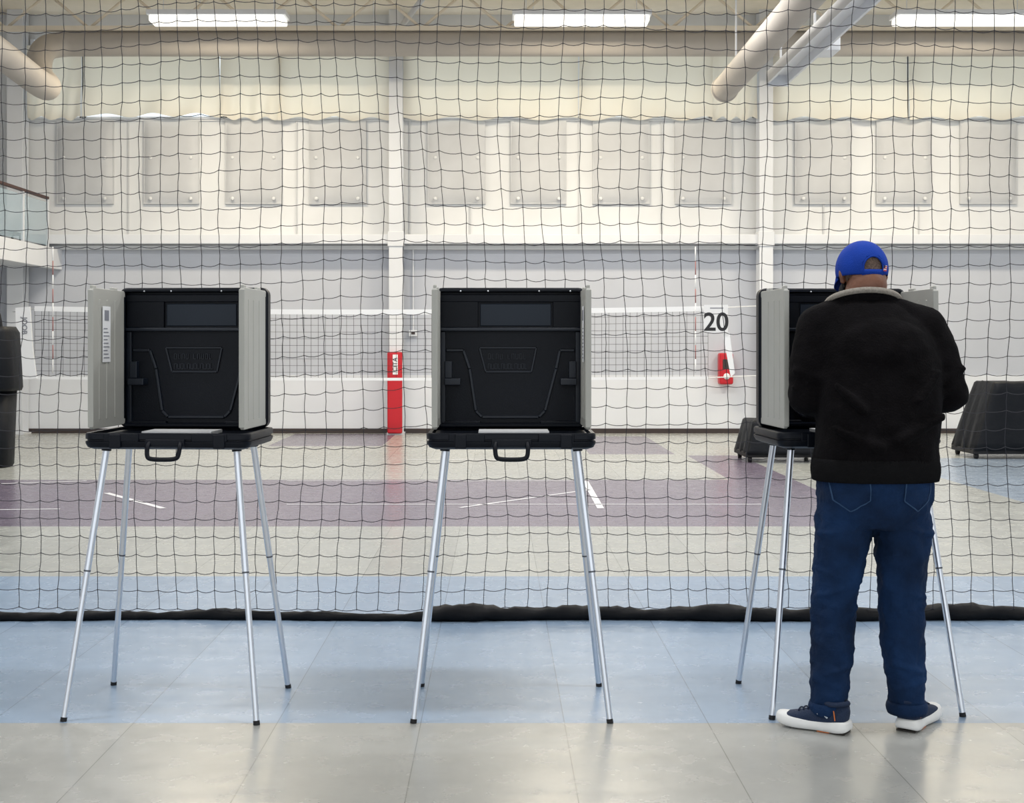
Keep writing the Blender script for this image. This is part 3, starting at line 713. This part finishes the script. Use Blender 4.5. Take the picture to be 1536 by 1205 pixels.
def hand(name,w,fwd,thumb,curl,spread=0.0):
    w=Vector(w); f=Vector(fwd).normalized(); up=Vector((0,0,1)); sd=f.cross(up).normalized()*thumb
    def q(a,b,c): return w+sd*a+f*b+Vector((0,0,1))*c
    bm=bmesh.new()
    for a in(-0.027,-0.009,0.010,0.028):
        chain(bm,[(q(a*0.7,0.0,0),0.018),(q(a,0.045,0.004),0.0155),(q(a,0.082,0.002),0.0125)],2)
    chain(bm,[(q(0,-0.05,0.005),0.028),(q(0,0.0,0),0.026)],2)
    for a,L,r in((0.030,0.070,0.0092),(0.010,0.080,0.0096),(-0.010,0.074,0.0092),(-0.029,0.058,0.0082)):
        p=[]; ang=-0.1; x,z=0.084,0.0; p.append((q(a,x,z),r*1.1))
        for k,fr in enumerate((0.42,0.32,0.26)):
            ang-=curl*(0.9 if k else 0.5); x+=L*fr*math.cos(ang); z+=L*fr*math.sin(ang); p.append((q(a*(1+0.08*k),x,z),r*(1-0.1*k)))
        chain(bm,p,2)
    chain(bm,[(q(0.022,0.018,-0.004),0.016),(q(0.045,0.045,-0.01),0.0125),(q(0.054,0.072,-0.014),0.0108),(q(0.052,0.096,-0.018),0.0092)],2)
    bmesh.ops.recalc_face_normals(bm,faces=bm.faces)
    o=from_bm(name,bm,'skin',man); remesh(o,0.0028,3); return o
hand('left_hand',(1.31,5.235,1.098),(0.25,1,-0.12),1,0.25)
hand('right_hand',(1.49,5.235,1.10),(-0.3,1,-0.1),-1,0.55)
curve('pen',[(1.432,5.335,1.068),(1.455,5.30,1.18)],0.004,'ink',man,smooth=False)
# head
HC=Vector((1.363,4.985,1.668))
HM=Matrix.Translation(HC)@Matrix.Rotation(math.radians(9),4,'Z')@Matrix.Rotation(math.radians(-22),4,'X')@Matrix.Diagonal((0.96,0.96,0.96,1))
bm=bmesh.new()
ball(bm,(0,-0.012,0.012),(0.081,0.097,0.098),HM)
ball(bm,(0,0.03,-0.045),(0.066,0.066,0.082),HM)
ball(bm,(0,0.062,-0.098),(0.034,0.028,0.026),HM)
ball(bm,(0,-0.045,-0.05),(0.072,0.056,0.06),HM)
ball(bm,(0,0.088,0.028),(0.055,0.014,0.012),HM)
for s in(-1,1): ball(bm,(s*0.04,0.078,-0.03),(0.022,0.018,0.018),HM)
chain(bm,[(HM@Vector((0,0.092,0.01)),0.009),(HM@Vector((0,0.108,-0.022)),0.012),(HM@Vector((0,0.112,-0.033)),0.014)],2)
for s in(-1,1): ball(bm,(s*0.012,0.1,-0.036),0.010,HM)
ball(bm,(0,0.092,-0.062),(0.026,0.011,0.006),HM); ball(bm,(0,0.09,-0.073),(0.023,0.011,0.007),HM)
nb=HM@Vector((0,-0.03,-0.07))
chain(bm,[(nb,0.072),((1.357,4.94,1.56),0.074),((1.357,4.935,1.5),0.08)])
for s in(-1,1):
    em=HM@Matrix.Translation((s*0.087,-0.008,-0.020))@Matrix.Rotation(s*math.radians(25),4,'Z')
    ball(bm,(0,0,0.004),(0.011,0.019,0.031),em,2); ball(bm,(0,0.003,-0.022),(0.010,0.011,0.013),em,2)
bmesh.ops.recalc_face_normals(bm,faces=bm.faces)
hd=from_bm('head',bm,'skin',man); remesh(hd,0.0045,3)
bm=bmesh.new(); ball(bm,(0,-0.016,0.004),(0.0835,0.0975,0.096),HM,4)
inv=HM.inverted()
dl=[v for v in bm.verts if (inv@v.co).y>0.005 or (inv@v.co).z<-0.068+0.25*abs((inv@v.co).x)]
bmesh.ops.delete(bm,geom=dl,context='VERTS'); from_bm('short_hair',bm,'hair',man)
for s in(-1,1):
    bm=bmesh.new(); ball(bm,(s*0.031,0.078,0.006),0.0125,HM,3); from_bm('eye',bm,'eye',man)
    bm=bmesh.new(); ball(bm,(s*0.031,0.087,0.006),(0.006,0.0045,0.006),HM,2); from_bm('iris',bm,'iris',man)
bm=bmesh.new(); ball(bm,(0,0.099,-0.067),(0.022,0.006,0.006),HM,2); from_bm('lips',bm,'lip',man)
bm=bmesh.new(); ball(bm,(0,0.034,-0.066),(0.084,0.078,0.066),HM,4)
dl=[v for v in bm.verts if (inv@v.co).y<0.0]
bmesh.ops.delete(bm,geom=dl,context='VERTS'); o=from_bm('face_mask',bm,'mask',man); s=o.modifiers.new('s','SOLIDIFY'); s.thickness=0.003
for s in(-1,1):
    for zz in(-0.03,-0.085): curve('mask_loop',[HM@Vector((s*0.076,0.025,zz)),HM@Vector((s*0.088,-0.005,(zz-0.02)/2)),HM@Vector((s*0.094,-0.02,-0.012))],0.002,'mask',man)
# cap
bm=bmesh.new(); nu,nv=96,28; G={}
CR=(0.0945,0.112,0.108); AW,AH=0.47,0.24
def rim(a): return -0.030+0.034*math.sin(a)
for j in range(nv+1):
    for i in range(nu):
        a=2*math.pi*i/nu; zr=rim(a); el0=math.asin(max(-1,min(1,zr/CR[2]))); el=el0+(math.pi/2-el0)*j/nv
        x=CR[0]*math.cos(el)*math.cos(a); y=CR[1]*math.cos(el)*math.sin(a)-0.008; z=CR[2]*math.sin(el)+0.008
        seam=0.0012*(1 if min((a/(math.pi/3))%1,1-(a/(math.pi/3))%1)<0.04 else 0)
        G[i,j]=bm.verts.new(HM@Vector((x*(1+seam*8),y*(1+seam*8),z)))
for j in range(nv):
    for i in range(nu):
        a=2*math.pi*(i+0.5)/nu; da=(a-1.5*math.pi); v=(j+0.5)/nv
        if (da/AW)**2+((v-0.06)/AH)**2<1 : continue
        bm.faces.new((G[i,j],G[(i+1)%nu,j],G[(i+1)%nu,j+1],G[i,j+1]))
bmesh.ops.delete(bm,geom=[v for v in bm.verts if not v.link_faces],context='VERTS')
o=from_bm('cap_crown',bm,'cap',man); s=o.modifiers.new('s','SOLIDIFY'); s.thickness=0.003; s.offset=1
def cp(a,v,off=0.002):
    zr=rim(a); el0=math.asin(zr/CR[2]); el=el0+(math.pi/2-el0)*v
    return HM@Vector(((CR[0]+off)*math.cos(el)*math.cos(a),(CR[1]+off)*math.cos(el)*math.sin(a)-0.008,(CR[2]+off)*math.sin(el)+0.008))
curve('cap_arch_binding',[cp(1.5*math.pi+AW*math.cos(t),0.06+AH*math.sin(t)) for t in [math.pi*k/12 for k in range(13)]],0.0035,'cap',man)
bm=bmesh.new(); st=[]
for k in range(17):
    a=1.5*math.pi-0.56+1.12*k/16; st.append((bm.verts.new(cp(a,-0.01,0.004)),bm.verts.new(cp(a,0.085,0.004))))
for (a,b_),(c,d) in zip(st,st[1:]): bm.faces.new((a,c,d,b_))
o=from_bm('cap_strap',bm,'cap',man); s=o.modifiers.new('s','SOLIDIFY'); s.thickness=0.003
for nm,mm,a0,a1,v0,v1 in(('flag_patch','tape',0.42,0.62,0.06,0.15),('flag_stripe','red',0.42,0.62,0.06,0.08),('flag_stripe','red',0.42,0.62,0.095,0.11),('flag_stripe','red',0.50,0.62,0.125,0.14),('flag_canton','denim',0.42,0.50,0.11,0.15)):
    bm=bmesh.new(); off=0.0085 if nm=='flag_patch' else 0.0092
    q=[bm.verts.new(cp(1.5*math.pi+a,v,off)) for a,v in((a0,v0),(a1,v0),(a1,v1),(a0,v1))]; bm.faces.new(q); from_bm(nm,bm,mm,man,False)
bm=bmesh.new(); ball(bm,(0,-0.008,0.117),(0.007,0.007,0.004),HM,2); from_bm('cap_button',bm,'cap',man)
bm=bmesh.new(); R=[]
for j in range(7):
    t=j/6; l=[]
    for i in range(25):
        a=math.radians(20+140*i/24); bx=0.093*math.cos(a); by=0.110*math.sin(a)-0.008
        ext=0.078*t*math.sin((a-math.radians(20))/math.radians(140)*math.pi)**0.6
        l.append(bm.verts.new(HM@Vector((bx*(1-0.05*t),by+ext,0.010-2.2*bx*bx*t-0.012*t))))
    R.append(l)
for a,b_ in zip(R,R[1:]):
    for i in range(24): bm.faces.new((a[i],a[i+1],b_[i+1],b_[i]))
o=from_bm('cap_brim',bm,'cap',man); s=o.modifiers.new('s','SOLIDIFY'); s.thickness=0.003

# ---------------- light
w=bpy.data.worlds.new('world'); scene.world=w; w.use_nodes=True
bg=w.node_tree.nodes['Background']; bg.inputs[0].default_value=(0.90,0.95,1.0,1); bg.inputs[1].default_value=1.3
# ---------------- camera
cam=bpy.data.cameras.new('camera'); co=bpy.data.objects.new('camera',cam); col.objects.link(co)
co.location=(0,0,H); co.rotation_euler=(math.pi/2,0,0)
cam.sensor_width=36; cam.sensor_fit='HORIZONTAL'; cam.lens=36*F/1536
cam.shift_x=(768-VX)/1536; cam.shift_y=-(602.5-VY)/1536
cam.clip_start=0.05; cam.clip_end=200
scene.camera=co
